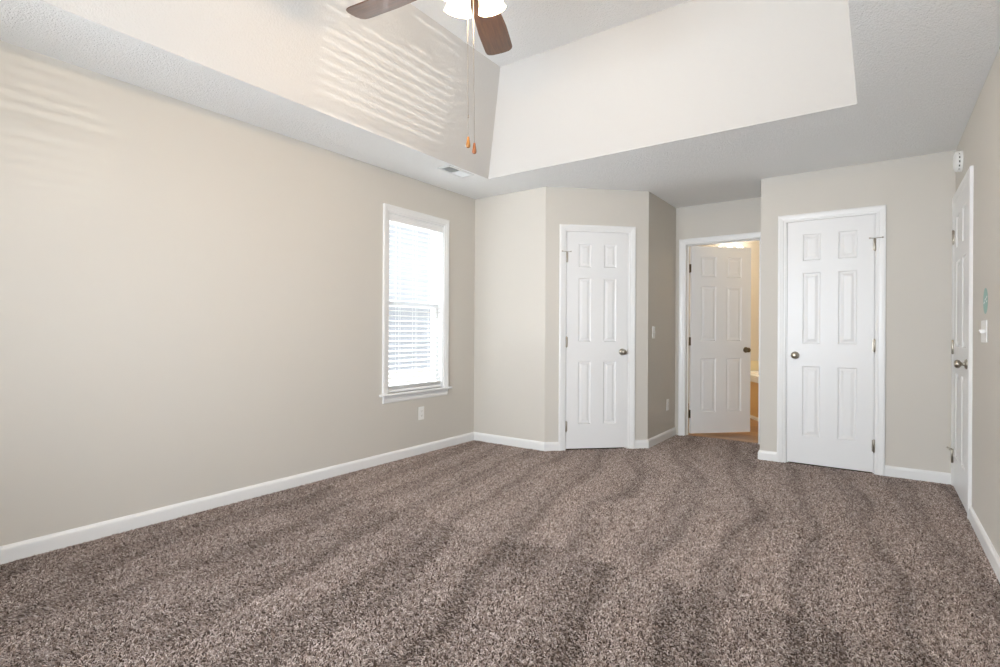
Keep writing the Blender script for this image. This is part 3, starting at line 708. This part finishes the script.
# rim as a deck with the basin sunk in it
mb = MB(); bm = mb.bm
outer = [(tubp[0][0] - 0.005, BYT - 0.001), (tubp[1][0] - 0.005, tubp[1][1] - 0.005), (BXT - 0.001, tubp[2][1] - 0.005), (BXT - 0.001, BYT - 0.001)]
cx, cy = sum(x for x, y in outer) / 4 + 0.05, sum(y for x, y in outer) / 4
def sc_(k_): return [(cx + (x - cx) * k_, cy + (y - cy) * k_) for x, y in outer]
levels = [(1.0, 0.475), (1.0, 0.553), (0.985, 0.560), (0.80, 0.560), (0.77, 0.552), (0.68, 0.25), (0.60, 0.18)]
prev = None
for k_, z_ in levels:
    cur = [bm.verts.new((x, y, z_)) for x, y in sc_(k_)]
    if prev:
        for i in range(4): bm.faces.new((prev[i], prev[(i + 1) % 4], cur[(i + 1) % 4], cur[i]))
    prev = cur
bm.faces.new(prev); mb.build('rim', M['tub'], tb)
FT = Frame((a_.x, a_.y), (fd.x, fd.y), (fd.y, -fd.x))
L_ = (c_ - a_).length
MB(FT).extrude([(-0.03, -0.006), (0.002, -0.006), (0.002, 0.020), (-0.006, 0.032), (-0.03, 0.032)], 0.07, L_ - 0.02).build('base_trim', M['white'], tb)
mb = MB(); mb.box(a_.x, BXT - 0.015, BYT - 0.012, BYT - 0.0005, 0.561, 0.70); mb.build('backsplash', M['tile'], tb)
fx, fy = -1.19, 7.55
fc = MB().lathe([(0, 0), (0.026, 0), (0.026, 0.006), (0.018, 0.012), (0.016, 0.05), (0.012, 0.06), (0, 0.062)], aim((fx, fy, 0.56), (0, 0, 1)), 18).build('faucet', M['nickel'], tb, True)
MB().tube([(fx, fy, 0.60), (fx + 0.03, fy + 0.02, 0.64), (fx + 0.08, fy + 0.05, 0.645), (fx + 0.13, fy + 0.08, 0.625)], 0.011, 10).build('spout', M['tub'], fc, True)
# white framed bathroom window over the tub
F_bath = Frame((0, BY1), (1, 0), (0, -1))
wb = empty('window_4', (-0.85, BY1, 0.95)); tag(wb, 'white framed bathroom window above the tub', 'window', kind='structure')
mb = MB(F_bath); u0, u1, a, c = -1.40, -0.30, 0.93, 2.05
mb.box(u0, u0 + 0.07, 0, 0.018, a, c); mb.box(u1 - 0.07, u1, 0, 0.018, a, c); mb.box(u0 + 0.07, u1 - 0.07, 0, 0.018, c - 0.07, c); mb.box(u0 + 0.07, u1 - 0.07, 0, 0.018, a, a + 0.07)
mb.build('window_frame', M['white'], wb)
MB(F_bath).box(u0 + 0.07, u1 - 0.07, 0.001, 0.006, a + 0.07, c - 0.07).build('glass_pane', M['bathlamp'], wb)  # pane glows on a solid wall, standing in for daylight
# vanity light high on the bathroom wall
vl = empty('bathroom_light', (-1.72, BY1, 2.33)); tag(vl, 'lit white bathroom wall light above the open door', 'lamp')
MB(F_bath).box(-2.0, -1.58, 0, 0.03, 2.28, 2.36, 0.006, 2).build('back_plate', M['nickel'], vl)
for q in range(3):
    MB().lathe([(0.02, 0.06), (0.034, 0.05), (0.05, 0.0), (0.055, -0.05), (0.05, -0.05), (0.03, 0.03), (0, 0.04)], aim((-1.93 + 0.14 * q, BY1 - 0.09, 2.33), (0, 0, 1)), 20).build('lamp_shade', M['bathlamp'], vl, True)
    MB().tube([(-1.93 + 0.14 * q, BY1 - 0.03, 2.34), (-1.93 + 0.14 * q, BY1 - 0.09, 2.375)], 0.008, 8).build('lamp_arm', M['nickel'], vl, True)
point('bathroom_lamp', (-2.1, 6.95, 1.95), 15, (1.0, 0.84, 0.62), 0.12)  # added lamp without a fixture, set to light the tub front
point('bathroom_ceiling_lamp', (-0.9, 6.6, 2.25), 5, (1.0, 0.84, 0.60), 0.12)
